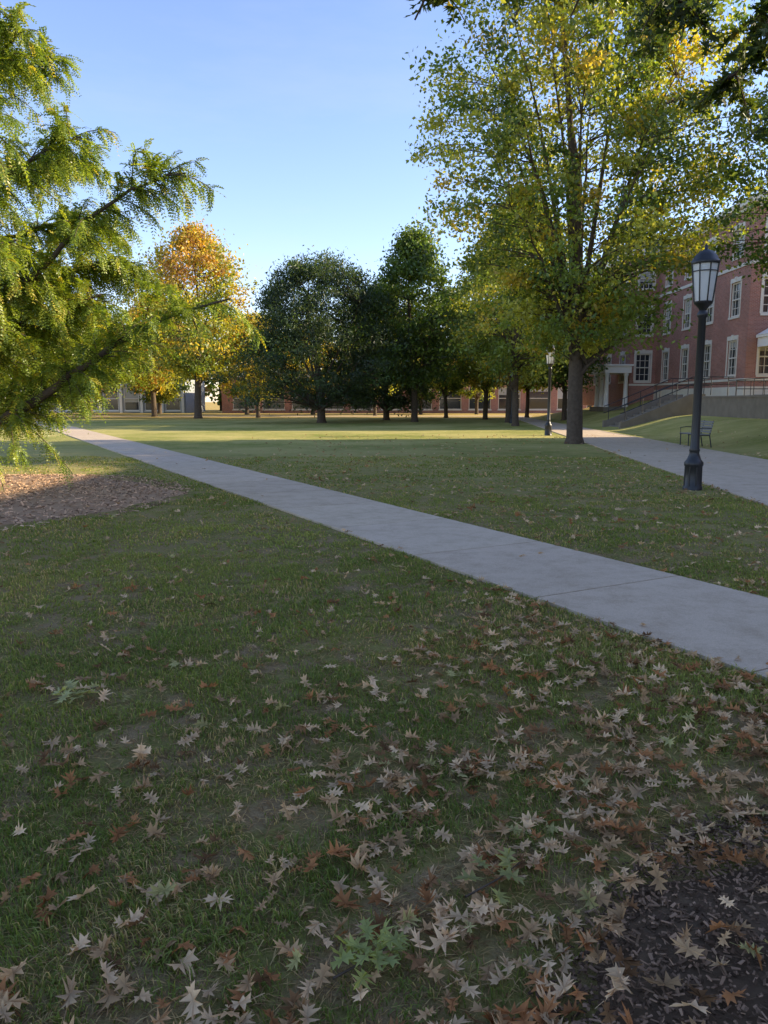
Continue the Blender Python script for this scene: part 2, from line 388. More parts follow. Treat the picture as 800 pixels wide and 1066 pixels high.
# ------------------------------------------------------------------ trees
def leafquads(mb,C,L,col,rg,mat=1,wr=.6,droop=.3):
    n=len(C)
    ax=unit(rg.normal(size=(n,3))+np.array([0,0,-droop]));b=unit(np.cross(ax,rg.normal(size=(n,3))))
    nrm=np.cross(ax,b)
    l=L*(.6+.8*rg.random(n))[:,None];w=l*wr
    V=np.stack([C-ax*l/2,C+b*w/2+nrm*l*.06,C+ax*l/2,C-b*w/2+nrm*l*.06],1).reshape(-1,3)
    mb.add(V,np.arange(n)[:,None]*4+np.array([[0,1,2,3]]),np.repeat(col,4,0),mat)
def bez(a,b,c,n):
    t=np.linspace(0,1,n)[:,None];return (1-t)**2*a+2*t*(1-t)*b+t*t*c
PROF={'oval':lambda s:np.sin(np.pi*np.clip(s,0.02,1)**.75)**.65,
      'cone':lambda s:(1-s)**.7*(.3+.7*S(s*6)),
      'dome':lambda s:np.sqrt(np.clip(1-s**2.2,0,1))*(.75+.25*S(s*4)),
      'vase':lambda s:np.sin(np.pi*np.clip(s*.86+.08,0,1)**1.1)**.6}
def pickcol(pal,n,nt_,rg):
    P=np.array([p[1] for p in pal]);w=np.array([p[0] for p in pal],float);w/=w.sum()
    idt=rg.choice(len(pal),size=nt_,p=w);return P[idt]
def tree(name,x,y,H,Rr,cb,tr,ntip,nleaf,ls,pal,seed,shape='oval',spread=.5,nl=14,steep=.6,fork=None,parts=None,z0=None,inner=.15,wr=.6,build=True,pal2=None):
    rg=np.random.default_rng(seed);mb=parts or MB();z0=float(groundz(x,y)) if z0 is None else z0
    nz=9;th=np.linspace(0,1,nz)
    tp=np.c_[x+np.cumsum(rg.normal(size=nz))*.012*H*th,y+np.cumsum(rg.normal(size=nz))*.012*H*th,z0-.05+th*H*.88]
    trd=tr*(1-th)**.8*.95+.02;trd[0]=tr*1.35
    tp2=np.insert(tp,1,[x,y,z0+.25],0);trd2=np.insert(trd,1,tr*1.02)
    tube(mb,tp2,trd2,10,mat=0)
    def trunkat(z): return np.array([np.interp(z,tp[:,2],tp[:,0]),np.interp(z,tp[:,2],tp[:,1]),z])
    def crown(n,lo,hi):
        s=rg.random(n)**.9;a=rg.random(n)*2*np.pi
        r=Rr*PROF[shape](s)*(.62+.7*vnoise(a*1.6+seed,s*5,1.,seed))
        rr=r*np.sqrt(lo+(hi-lo)*rg.random(n))
        return np.c_[x+rr*np.cos(a),y+rr*np.sin(a),z0+cb+s*(H-cb)],rr
    T,rr=crown(nl,.35,.7)
    aa=np.arange(nl)*2.4+rg.random()*6
    sp=[];srad=[]
    for k in range(nl):
        t=T[k];r=rr[k];t[0]=x+r*math.cos(aa[k]);t[1]=y+r*math.sin(aa[k])
        zs=max(z0+cb*.75,t[2]-r*(1.1+steep)-.5)
        if fork: zs=z0+fork*(.85+.35*rg.random())+max(0,(t[2]-z0-fork))*.12*rg.random()
        zs=min(zs,t[2]-.2)
        s=trunkat(zs)
        c=s*(1-.38)+t*.38;c[2]=s[2]+(t[2]-s[2])*steep
        p=bez(s,c,t,9)+rg.normal(size=(9,3))*.02*r*np.linspace(0,1,9)[:,None]
        q=np.linspace(1,0,9);rad=tr*.45*(.35+.65*q)*np.clip((H-(zs-z0))/H+.2,.3,1)
        rad=rad*np.linspace(1,.3,9)
        tube(mb,p,rad,6,mat=0);sp.append(p[2:]);srad.append(rad[2:])
    sp.append(tp[4:]);srad.append(trd[4:])
    SP=np.concatenate(sp);SR=np.concatenate(srad)
    tips,_=crown(ntip,inner,1.)
    per=max(1,nleaf//ntip)
    tc=pickcol(pal,ntip,ntip,rg)*(.75+.5*rg.random(ntip))[:,None]
    if pal2:
        tc2=pickcol(pal2,ntip,ntip,rg);hi=((tips[:,2]-z0-cb)/(H-cb)+rg.normal(size=ntip)*.15)<.5
        tc=np.where(hi[:,None],tc2,tc)
    Cs=[];Cc=[]
    for k in range(ntip):
        t=tips[k];dd=SP-t;dist=np.linalg.norm(dd,axis=1)+np.where(dd[:,2]>-.1,2.5,0)
        m=np.argmin(dist);s=SP[m]
        c=(s+t)/2;c[2]+=.15*dist[m];c=c+rg.normal(size=3)*.05*dist[m]
        p=bez(s,c,t,5);r0=min(SR[m]*.7,.012+.012*dist[m])
        tube(mb,p,np.linspace(r0,.006,5),4,mat=0,cap=False)
        nn=int(per*(.4+1.2*rg.random()));u=rg.random(nn)
        sc=spread*(.6+.8*rg.random())
        L=np.where((u<.3)[:,None],p[2]+(t-p[2])*rg.random(nn)[:,None]+rg.normal(size=(nn,3))*sc*.45,t+rg.normal(size=(nn,3))*sc*np.array([1,1,.6]))
        Cs.append(L);Cc.append(tc[k]*(.7+.6*rg.random(nn))[:,None])
    Cs=np.concatenate(Cs);Cc=np.concatenate(Cc)
    leafquads(mb,Cs,ls,Cc,rg,1,wr)
    if build: return mb.build(name,[BARK,LEAF])
G1=(.08,.135,.025);G2=(.145,.20,.035);YG=(.30,.31,.045);YE=(.44,.34,.045);OR=(.42,.245,.05);OB=(.32,.17,.045);DK=(.036,.060,.023);DK2=(.065,.10,.033)
tree('maple_tree',7.25,29,17.5,5.6,3.6,.30,640,82000,.16,[(3,G2),(3.0,YG),(1.2,G1),(.8,YE)],3,'vase',.42,20,.62,fork=2.7,inner=.1)
tree('yew_tree',-4.7,57.5,11.9,6.6,1.3,.32,520,60000,.24,[(3,DK),(2,DK2),(.3,G1)],8,'dome',.5,18,.3,wr=.35)
tree('yew_tree',.2,66,11.5,4.8,1.0,.28,300,26000,.28,[(3,DK),(2,DK2)],9,'dome',.55,12,.3,wr=.4)
tree('maple_tree',-17.5,72,17,6.0,4.0,.35,340,26000,.27,[(1.8,OR),(2.2,YE),(.6,OB),(1.6,YG)],12,'oval',.6,14,pal2=[(2.6,YG),(1.8,G2),(.8,YE)])
tree('oak_tree',2.4,60,14.3,3.8,3.0,.26,300,24000,.24,[(3,G1),(2,G2),(.8,DK2)],14,'oval',.5,14)
tree('maple_tree',-24,80,12,4.5,3.0,.28,180,13000,.3,[(3,YG),(1,OR),(1,YE)],15)
tree('maple_tree',-12.5,76,9.5,3.8,2.2,.2,150,10000,.28,[(3,YG),(2,YE)],16)
tree('maple_tree',-33,86,12,5,2.6,.3,180,13000,.32,[(1,OR),(1,OB),(1,G1),(2,G2)],17)
tree('oak_tree',-30,76,11.5,4.6,2.4,.25,180,14000,.3,[(2,G1),(2,G2),(1,YG)],41)
tree('oak_tree',-40,84,13,5.4,2.2,.25,180,14000,.32,[(2,G1),(2,G2)],42)
tree('linden_tree',-38,98,12,5.5,1.8,.25,170,12000,.35,[(2,G2),(2,YG)],43)
tree('linden_tree',-29,99,11,5,1.8,.25,170,12000,.35,[(3,G1),(1,YG)],44)
tree('linden_tree',-17,95,11,5,2.2,.25,170,12000,.35,[(2,G1),(2,YG),(1,YE)],45)
tree('linden_tree',8.6,50,14.5,4.2,2.8,.22,260,20000,.22,[(3,G2),(2.5,YG),(.6,YE)],18,'oval',.5,14,.6)
tree('linden_tree',9.4,58,15,4.2,3.0,.2,240,18000,.24,[(2,G2),(2,YG),(1,G1)],19)
tree('linden_tree',9.0,68,14,4.2,3.0,.22,200,14000,.28,[(2,G2),(2,YG),(1,YE)],20)
tree('linden_tree',6.0,74,12,4.0,2.6,.2,180,12000,.3,[(3,G1),(1,YG)],22)
tree('linden_tree',14.6,62,10.5,3.4,2.6,.2,200,14000,.26,[(2,G1),(2,G2),(1,DK2)],23)
tree('linden_tree',14.2,76,13,4.5,3.,.2,180,12000,.3,[(2,G2),(2,YG)],24)
tree('maple_tree',-1,86,11,4.5,2.4,.2,150,9000,.3,[(2,G2),(2,YG),(1,YE)],25)
tree('maple_tree',-8.5,92,10.5,4.8,2.2,.22,150,9000,.32,[(2,YE),(2,G2)],26)
tree('oak_tree',4.5,94,11,4.8,2.2,.22,150,9000,.32,[(2,G1),(2,G2)],33)
tree('oak_tree',11.5,95,11,5,2.2,.22,150,9000,.32,[(2,YG),(2,G2)],34)
tree('oak_tree',16.2,27,12.0,5.6,3.9,.25,360,36000,.15,[(3,G1),(2,G2),(.7,YG)],27,'oval',.42,16)
mb=MB()
rg=np.random.default_rng(90)
for k in range(34):
    xx=-90+k*4.8+rg.normal();yy=122+rg.random()*22
    p=[(2,G1),(2,G2),(1,YG),(1,OR if k%3==0 else YE)]
    tree('x',xx,yy,12+6*rg.random(),5+rg.random()*1.5,1.5,.25,60,3000,.7,p,200+k,'oval',.9,5,parts=mb,z0=0,build=False)
mb.build('distant_trees',[BARK,LEAF])

# feathery bald cypress, trunk out of view to the left
def cypress():
    rg=np.random.default_rng(44);mb=MB()
    tx,ty=-7.9,12.7
    tube(mb,[(tx,ty,-.05),(tx,ty,.4),(tx-.1,ty,3),(tx,ty+.1,6),(tx+.1,ty,9),(tx,ty,12)],[.5,.34,.28,.2,.12,.03],12)
    limbs=[([(tx,ty,.7),(-6.3,12.3,1.2),(-5.3,12.2,1.75),(-4.5,12.,2.25),(-3.7,12,2.75),(-3.0,12,3.0),(-2.3,11.9,3.15)],.11,.7),
     ([(tx,ty,1.0),(-6.6,12.8,1.5),(-5.6,12.9,1.8),(-4.9,13,2.2),(-4.4,13.1,2.8)],.08,0),
     ([(tx,ty,2.2),(-6.5,12.2,3.0),(-5.2,12,3.6),(-4.5,11.9,4.3),(-3.6,11.9,4.8),(-2.95,11.9,5.0)],.08,1),
     ([(tx,ty,2.8),(-6.6,12.9,3.4),(-5.4,13.1,3.7),(-4.6,13.2,3.9),(-4.1,13.3,3.8)],.07,2),
     ([(tx,ty,2.0),(-6.6,12.4,2.6),(-5.4,12.6,3.0),(-4.6,12.7,3.3)],.06,2),
     ([(tx,ty,4),(-6.4,12.3,4.7),(-5.5,12.1,5.1),(-4.9,12,5.4),(-4.5,12,5.5)],.07,1),
     ([(tx,ty,3.7),(-6.5,13.3,4.3),(-5.6,13.6,4.6),(-4.8,13.8,4.7)],.06,2),
     ([(tx,ty,3.2),(-6.8,11.3,3.6),(-5.6,10.6,3.7),(-4.7,10.1,3.6)],.06,1),
     ([(tx,ty,5.2),(-6.6,12.5,6.2),(-5.9,12.4,6.8),(-5.4,12.3,7.1)],.05,1),
     ([(tx,ty,4.4),(-6.9,11.4,5.0),(-6.0,10.7,5.2),(-5.2,10.3,5.2)],.05,1),
     ([(tx,ty,6.5),(-6.9,12.,7.6),(-6.2,11.8,8.3),(-5.7,11.7,8.6)],.05,1),
     ([(tx,ty,1.6),(-7.0,13.6,2.2),(-6.3,14.6,2.6),(-5.8,15.4,2.6)],.06,1),
     ([(tx,ty,1.9),(-6.9,11.8,2.3),(-6.1,11.3,2.6),(-5.4,11.,2.6)],.06,0),
     ([(tx,ty,4.8),(-7.1,14.,5.6),(-6.3,15.,6.0),(-5.8,16,6.2)],.06,1),
     ([(tx,ty,5.8),(-7.,13.,6.6),(-6.3,13.3,7.0),(-5.6,13.6,7.2)],.05,1),
     ([(tx,ty,3.),(-9.4,12.5,3.8),(-11,12.3,4.2)],.08,0),([(tx,ty,5.),(-9.2,13,6),(-10.6,13.3,6.6)],.08,0),([(tx,ty,7.),(-8.5,11.8,8.4),(-9.3,11,9.2)],.06,0)]
    FR=[];FD=[]
    for pts,r0,dn in limbs:
        P=np.array(pts,float)
        seg=np.r_[0,np.cumsum(np.linalg.norm(np.diff(P,axis=0),axis=1))];L=seg[-1]
        t=np.linspace(0,L,22);Q=np.stack([np.interp(t,seg,P[:,i]) for i in range(3)],1)
        Q[1:-1]=(Q[:-2]+Q[1:-1]*2+Q[2:])/4;Q+=rg.normal(size=Q.shape)*.015
        tube(mb,Q,np.linspace(r0,.012,22),7)
        nb=int(L*(8+4*dn))
        for b in range(nb):
            f=.28+.72*rg.random();i=min(int(f*21),20);s=Q[i];dr=unit(Q[i+1]-Q[i])
            side=unit(rg.normal(size=3)*np.array([1,1,.8]));d=unit(dr*.75+side*.85+np.array([0,0,.12]))
            l=(.35+.8*rg.random())*(1.2-.5*f);e=s+d*l+np.array([0,0,-.28*l]);c=s+d*l*.5+np.array([0,0,.08*l])
            p=bez(s,c,e,6);tube(mb,p,np.linspace(.011,.004,6),4,cap=False)
            nf=int(12+l*24)
            for q in range(nf):
                u=.1+.9*rg.random();w=u*5;ii=min(int(w),4);pt=p[ii]+(p[ii+1]-p[ii])*(w-ii)
                fd=unit(unit(p[ii+1]-p[ii])*.7+rg.normal(size=3)*.55+np.array([0,0,-.5]))
                FR.append(pt);FD.append(fd)
    FR=np.array(FR);FD=np.array(FD);n=len(FR);FL=.15+.16*rg.random(n)
    sidev=unit(np.cross(FD,np.array([0,0,1.])+rg.normal(size=(n,3))*.3))
    K=8;tc=pickcol([(3,(.19,.26,.035)),(2,(.28,.33,.045)),(2,(.12,.18,.03)),(.5,(.38,.33,.05))],n,n,rg)*(.8+.4*rg.random(n))[:,None]
    for k in range(K):
        f=(k+.5)/K
        base=FR+FD*(FL*f)[:,None]+np.array([0,0,-1.])*(FL*f*f*.35)[:,None]
        ll=(.065*(1-abs(f-.4)*.9))*(.8+.4*rg.random(n))
        for sg in (1,-1):
            d=unit(FD*.55+sidev*sg+np.array([0,0,-.15])+rg.normal(size=(n,3))*.12);wv=unit(FD-d*.3+rg.normal(size=(n,3))*.2)
            a=base;b=base+d*ll[:,None];w=wv*(.0125)
            V=np.stack([a,(a+b)/2+w,b,(a+b)/2-w],1).reshape(-1,3)
            mb.add(V,np.arange(n)[:,None]*4+np.array([[0,1,2,3]]),np.repeat(tc*(.85+.3*rg.random(n))[:,None],4,0),1)
    mb.build('bald_cypress_tree',[BARK,LEAF])
cypress()

def pinoak():
    rg=np.random.default_rng(61);mb=MB()
    tx,ty=2.3,.75
    tube(mb,[(tx,ty,-.05),(tx,ty,.3),(tx+.05,ty,2.5),(tx,ty,5),(tx,ty+.1,8),(tx,ty,12)],[.38,.27,.23,.19,.12,.03],14)
    limbs=[([(tx,ty,3.8),(2.4,2.4,4.3),(2.35,3.8,4.1),(2.15,4.9,3.7)],.05,16),
     ([(tx,ty,3.6),(2.9,2.4,4.1),(2.9,3.8,3.9),(2.55,5.0,3.45)],.045,16),
     ([(tx,ty,4.0),(2.6,3.0,4.4),(2.6,4.6,4.2),(2.4,5.9,3.75)],.045,16),
     ([(tx,ty,4.2),(3.0,2.9,4.4),(3.2,4.6,4.0),(2.9,5.9,3.5)],.045,14),
     ([(tx,ty,4.8),(1.8,2.6,5.0),(1.5,4.2,4.6),(1.25,5.5,4.12)],.045,10),
     ([(tx,ty,4.8),(1.2,2.2,5.0),(.7,3.8,4.6),(.2,5.2,4.0)],.04,10),
     ([(tx,ty,4.5),(1.9,2.6,4.8),(1.85,4.0,4.4),(1.75,5.2,3.92)],.045,13),
     ([(tx,ty,5.4),(2.6,3.2,5.6),(2.4,5.0,5.2),(2.2,6.8,4.6)],.05,12),
     ([(tx,ty,4.0),(3.4,2.3,4.3),(3.9,3.9,4.3),(3.7,5.5,4.0)],.05,8),
     ([(tx,ty,5.),(4.0,1.5,5.5),(5.2,2.6,5.5)],.06,6),([(tx,ty,5.5),(.8,-.2,6),(-.5,-.8,6.2)],.06,6),([(tx,ty,6.5),(2.0,-1.0,7.2),(1.6,-2.6,7.3)],.06,6),([(tx,ty,7),(1.5,1.9,8.),(.7,2.9,8.2)],.05,6)]
    LP=[];LA=[]
    for li,(pts,r0,dn) in enumerate(limbs):
        P=np.array(pts,float);seg=np.r_[0,np.cumsum(np.linalg.norm(np.diff(P,axis=0),axis=1))];L=seg[-1]
        t=np.linspace(0,L,20);Q=np.stack([np.interp(t,seg,P[:,i]) for i in range(3)],1);Q[1:-1]=(Q[:-2]+Q[1:-1]*2+Q[2:])/4
        Q+=rg.normal(size=Q.shape)*.01;tube(mb,Q,np.linspace(r0,.006,20),7)
        for b in range(int(L*dn)):
            f=.3+.7*rg.random()**.75;i=min(int(f*19),18);s=Q[i];dr=unit(Q[i+1]-Q[i])
            d=unit(dr*.8+rg.normal(size=3)*np.array([.8,.6,.35]));l=(.2+.35*rg.random())*(1.1-.4*f)
            e=s+d*l+np.array([0,0,-.22*l]);p=bez(s,s+d*l*.5+np.array([0,0,.04]),e,5)
            tube(mb,p,np.linspace(.008,.003,5),4,cap=False)
            for q in range(int(6+l*22)):
                u=.2+.8*rg.random();w=u*4;ii=min(int(w),3);pt=p[ii]+(p[ii+1]-p[ii])*(w-ii)
                a=unit(rg.normal(size=3)*np.array([1,1,.6])+np.array([0,0,-.35])+unit(e-s)*.5)
                LP.append(pt+a*.06);LA.append(a)
    LP=np.array(LP);LA=np.array(LA);n=len(LP)
    col=pickcol([(3,(.045,.075,.016)),(2,(.07,.105,.02)),(1,(.13,.15,.025)),(.15,(.28,.22,.03))],n,n,rg)*(.8+.4*rg.random(n))[:,None]
    oakleaves(mb,LP,LA,unit(rg.normal(size=(n,3))+np.array([0,0,1.])),.095+.045*rg.random(n),col,.4,rg,1,True)
    mb.build('pin_oak_tree',[BARK,LEAF])
pinoak()

# ------------------------------------------------------------------ street lamps
def lamp(x,y,h=4.3):
    z0=float(groundz(x,y));e=bpy.data.objects.new('street_lamp',None);scene.collection.objects.link(e);e.location=(x,y,z0)
    mb=MB()
    lathe(mb,0,0,[(.17,-.05),(.17,.06),(.155,.08),(.15,.42),(.165,.45),(.165,.5),(.12,.56),(.085,.66),(.085,.7),(.095,.72),(.08,.76),(.072,1.2),(.066,h-1.25),(.09,h-1.22),(.09,h-1.17),(.06,h-1.12)],16)
    for k in range(8):
        a=k*math.pi/4
        tube(mb,[(.155*math.cos(a),.155*math.sin(a),.08),(.15*math.cos(a),.15*math.sin(a),.42)],.014,4)
    mb.build('post',[BLACK],e)
    b=h-1.12;mb=MB()
    lathe(mb,0,0,[(.06,b-.01),(.075,b+.03),(.14,b+.1),(.165,b+.12),(.165,b+.155)],8)
    lathe(mb,0,0,[(.245,b+.78),(.255,b+.80),(.255,b+.83),(.225,b+.86),(.19,b+.93),(.12,b+1.0),(.05,b+1.03),(.03,b+1.05),(.035,b+1.075),(.02,b+1.11),(.003,b+1.14)],8)
    for k in range(8):
        a=k*math.pi/4
        tube(mb,[(.165*math.cos(a),.165*math.sin(a),b+.15),(.235*math.cos(a),.235*math.sin(a),b+.8)],.013,4)
    for hh,r in ((.66,.226),):
        P=[(r*math.cos(k*math.pi/4),r*math.sin(k*math.pi/4),b+hh) for k in range(9)]
        tube(mb,P,.009,4)
    mb.build('lantern_frame',[BLACK],e)
    mb=MB();lathe(mb,0,0,[(.154,b+.157),(.224,b+.785)],8,col=(.8,.8,.76),smooth=False);mb.build('lantern_glass',[LGL],e)
lamp(5.62,13.75);lamp(7.75,36);lamp(9.35,56)
def bench(x,y,rot):
    e=bpy.data.objects.new('park_bench',None);scene.collection.objects.link(e);e.location=(x,y,float(groundz(x,y))+.02);e.rotation_euler=(0,0,rot)
    WD=simple('bench_slats',(.16,.15,.14),(.28,.27,.25),8,.7)
    mb=MB()
    for k in range(6): box(mb,-.8,.8,.02+k*.075,.08+k*.075,.43,.455)
    mb.build('seat',[WD],e)
    mb=MB()
    for k in range(5): box(mb,-.8,.8,.47+k*.018,.49+k*.018,.5+k*.085,.565+k*.085)
    mb.build('backrest',[WD],e)
    for s,nm in ((-.74,'leg_frame_1'),(0,'leg_frame_2'),(.74,'leg_frame_3')):
        mb=MB()
        tube(mb,[(s,.05,0),(s,.05,.42)],.022,6);tube(mb,[(s,.55,0),(s,.47,.42),(s,.58,.92)],.022,6);tube(mb,[(s,.02,.415),(s,.48,.415)],.02,6)
        if s: tube(mb,[(s,.05,.42),(s,.03,.64),(s,.25,.67),(s,.5,.66)],.018,6)
        mb.build(nm,[BLACK],e)
bench(10.75,27.0,-math.pi/2)

# ------------------------------------------------------------------ buildings
def facade(mw,mt,mg,O,U,Nn,L,z0,z1,wins,rg,lint=True):
    us=sorted({0,L}|{w[0] for w in wins}|{w[1] for w in wins});zs=sorted({z0,z1}|{w[2] for w in wins}|{w[3] for w in wins})
    def P(u,n,z): return (O[0]+U[0]*u+Nn[0]*n,O[1]+U[1]*u+Nn[1]*n,z)
    for a,b in zip(us[:-1],us[1:]):
        for c,d in zip(zs[:-1],zs[1:]):
            um=(a+b)/2;zm=(c+d)/2
            if any(w[0]<um<w[1] and w[2]<zm<w[3] for w in wins): continue
            mw.add([P(a,0,c),P(b,0,c),P(b,0,d),P(a,0,d)],[[0,1,2,3]])
    for (a,b,c,d) in wins:
        D=-.16
        mw.add([P(a,0,c),P(a,0,d),P(a,D,d),P(a,D,c),P(b,0,c),P(b,0,d),P(b,D,d),P(b,D,c)],[[0,1,2,3],[4,7,6,5],[0,3,7,4],[1,5,6,2]])
        m=(c+d)/2+rg.choice([-.3,0,0,.3,.6])*(d-c)/2
        dk=(.03,.035,.04);bl=(.42,.41,.38) if rg.random()<.6 else dk
        mg.add([P(a,D+.01,c),P(b,D+.01,c),P(b,D+.01,m),P(a,D+.01,m)],[[0,1,2,3]],dk)
        mg.add([P(a,D+.01,m),P(b,D+.01,m),P(b,D+.01,d),P(a,D+.01,d)],[[0,1,2,3]],bl)
        fw=.09
        for q in ((a,a+fw,c,d),(b-fw,b,c,d),(a+fw,b-fw,c,c+fw),(a+fw,b-fw,d-fw,d),(a+fw,b-fw,(c+d)/2-.04,(c+d)/2+.04)):
            obox(mt,O,U,Nn,q[0],q[1],D+.02,D+.1,q[2],q[3])
        if lint:
            nm=max(2,int(round((b-a)/.42)))
            for k in range(1,nm):
                u=a+(b-a)*k/nm;obox(mt,O,U,Nn,u-.018,u+.018,D+.03,D+.07,c+fw,(c+d)/2-.04);obox(mt,O,U,Nn,u-.018,u+.018,D+.03,D+.07,(c+d)/2+.04,d-fw)
            for k in (.25,.75):
                z=c+(d-c)*k;obox(mt,O,U,Nn,a+fw,b-fw,D+.035,D+.065,z-.018,z+.018)
        obox(mt,O,U,Nn,a-.1,b+.1,-.02,.08,c-.13,c-.003)
        if lint:
            obox(mt,O,U,Nn,a-.12,b+.12,-.02,.045,d+.003,d+.27);obox(mt,O,U,Nn,(a+b)/2-.12,(a+b)/2+.12,-.01,.08,d+.005,d+.33)
            obox(mt,O,U,Nn,a-.13,a-.003,-.02,.03,c,d);obox(mt,O,U,Nn,b+.003,b+.13,-.02,.03,c,d)
def winrow(L,n,wd,zc,hs,first=None):
    out=[];sp=L/n
    for k in range(n):
        u=sp*(k+.5)
        for z,h in zip(zc,hs): out.append((u-wd/2,u+wd/2,z-h/2,z+h/2))
    return out
ZC=(4.3,7.9,11.3);HS=(2.2,2.1,1.7)
def hall(name,x0,x1,y0,y1,zb,zt,sides,rg,roof=3.,zc=ZC,hs=HS):
    e=bpy.data.objects.new(name,None);scene.collection.objects.link(e)
    mw=MB();mt=MB();mg=MB();mr=MB()
    SD={'S':((x0,y0),(1,0),(0,-1),x1-x0),'W':((x0,y1),(0,-1),(-1,0),y1-y0),'N':((x1,y1),(-1,0),(0,1),x1-x0),'E':((x1,y0),(0,1),(1,0),y1-y0)}
    for k,(O,U,Nn,L) in SD.items():
        n=sides.get(k,0)
        w=winrow(L,n,1.25,zc,hs) if n else []
        facade(mw,mt,mg,O,U,Nn,L,zb,zt,w,rg)
    for za,zb_,o in ((zb-.0,zb+.9,.06),(2.85,3.0,.05),(9.75,9.95,.06)):
        box(mt,x0-o,x1+o,y0-o,y0+.02,za,zb_);box(mt,x0-o,x0+.02,y0+.02,y1-.02,za,zb_);box(mt,x0-o,x1+o,y1-.02,y1+o,za,zb_)
    box(mt,x0-.12,x1+.12,y0-.12,y1+.12,zt,zt+.25);box(mt,x0-.35,x1+.35,y0-.35,y1+.35,zt+.25,zt+.6)
    z=zt+.6;o=.38;hx=(x1-x0)/2
    xm=(x0+x1)/2;wx=min(hx,(y1-y0)/2)
    V=[(x0-o,y0-o,z),(x1+o,y0-o,z),(x1+o,y1+o,z),(x0-o,y1+o,z),(xm,y0+wx,z+roof),(xm,y1-wx,z+roof)]
    mr.add(V,[[1,2,5,4],[3,0,4,5]]);mr.add(V,[[0,1,4],[2,3,5]])
    mw.build('walls',[BRICK],e);mt.build('stone_trim',[STONE],e)
    if mg.V: mg.build('window_glass',[GLASS],e)
    mr.build('roof',[ROOF],e)
    return e
rgb=np.random.default_rng(4)
h1=hall('unseen_shade_hall',22.0,36,47,70,1.6,13.0,{'S':5,'W':6},rgb)
e=h1
mw=MB();mt=MB();mg=MB();mr=MB()
wx0,wx1,wy0,wy1=19.9,21.99,62.5,78
facade(mw,mt,mg,(wx0,wy0),(1,0),(0,-1),2.09,1.2,13.,[(.45,1.65,z-h/2,z+h/2) for z,h in zip(ZC,HS)],rgb)
facade(mw,mt,mg,(wx0,wy1),(0,-1),(-1,0),15.5,1.2,13.,winrow(15.5,4,1.25,ZC,HS),rgb)
box(mt,wx0-.35,21.6,wy0-.35,wy1,13.01,13.6);box(mt,wx0-.05,21.95,wy0-.05,wy0+.01,2.85,3.0)
box(mr,wx0-.3,24,wy0-.3,wy1,13.61,14.2)
mw.build('wing_walls',[BRICK],e);mt.build('wing_trim',[STONE],e);mg.build('wing_glass',[GLASS],e);mr.build('wing_roof',[ROOF],e)
def portico(parent,x0,x1,y0,y1,zb,zt,cols,ped=True):
    mb=MB()
    box(mb,x0,x1,y0,y1,zt-.55,zt);box(mb,x0-.12,x1+.12,y0-.12,y1,zt+.002,zt+.14)
    for cx,cy in cols:
        lathe(mb,cx,cy,[(.26,zb),(.26,zb+.12),(.2,zb+.16),(.19,zb+.8),(.155,zt-.8),(.2,zt-.74),(.22,zt-.68),(.22,zt-.556)],14)
    if ped:
        xm=(x0+x1)/2
        V=[(x0-.15,y0-.1,zt+.145),(x1+.15,y0-.1,zt+.145),(xm,y0-.1,zt+1.1),(x0-.15,y1,zt+.145),(x1+.15,y1,zt+.145),(xm,y1,zt+1.1)]
        mb.add(V,[[0,1,2],[3,5,4]]);mb.add(V,[[0,2,5,3],[1,4,5,2],[0,3,4,1]])
    mb.build('portico',[WHITE],parent)
    mb=MB();box(mb,x0,x1,y0,y1,zb-.9,zb-.002);mb.build('portico_floor',[RCON],parent)
portico(h1,22.6,25.6,44.9,46.9,2.0,5.4,[(22.85,45.15),(23.8,45.15),(24.5,45.15),(25.35,45.15)])
portico(h1,17.7,19.85,61.8,66,1.15,4.4,[(17.95,62.05),(19.5,62.05),(17.95,63.4),(17.95,64.7)],False)
hall('unseen_shade_hall',25.5,38,-22,36,1.6,11.6,{'W':14,'N':3,'S':0},rgb,roof=2.2,zc=(4.3,7.9,10.6),hs=(2.2,2.1,1.2))  # added hall out of view, sized to block sun from the foreground

mb=MB();ya,yb=12.,42.;K=15
for k in range(K):
    y0=ya+(yb-ya)*k/K;y1=ya+(yb-ya)*(k+1)/K-.012
    a=float(edgeR(y0))+.5+4.81;b=float(edgeR(y1))+.5+4.81
    P=[(a-.16,y0),(a+.16,y0),(b+.16,y1),(b-.16,y1)]
    mb.add([(p[0],p[1],.1) for p in P]+[(p[0],p[1],1.78) for p in P],BOXF)
    P=[(a-.21,y0),(a+.21,y0),(b+.21,y1),(b-.21,y1)]
    mb.add([(p[0],p[1],1.782) for p in P]+[(p[0],p[1],1.87) for p in P],BOXF)
mb.build('retaining_wall',[RCON])
e=bpy.data.objects.new('entrance_stairs',None);scene.collection.objects.link(e)
mb=MB()
sx0,sy0,sy1=13.6,43.3,46.2
ns=11
for k in range(ns): box(mb,sx0+k*.36,sx0+ns*.36+2.2,sy0,sy1,-.2 if k==0 else .165*k+.001,.165*(k+1))
mb.build('steps',[RCON],e)
mb=MB()
for yy in (sy0-.32,sy1+.02):
    V=[(sx0-.3,yy,-.1),(sx0+4.4,yy,-.1),(sx0+4.4,yy,2.0),(sx0+3.6,yy,2.0),(sx0-.1,yy,.45),(sx0-.3,yy,.45)]
    V2=[(a,yy+.3,c) for a,b,c in V];n=6
    mb.add(V+V2,[[5,4,3,2,1,0],[6,7,8,9,10,11]]);mb.add(V+V2,[[i,(i+1)%n,n+(i+1)%n,n+i] for i in range(n)])
mb.build('cheek_walls',[RCON],e)
mb=MB()
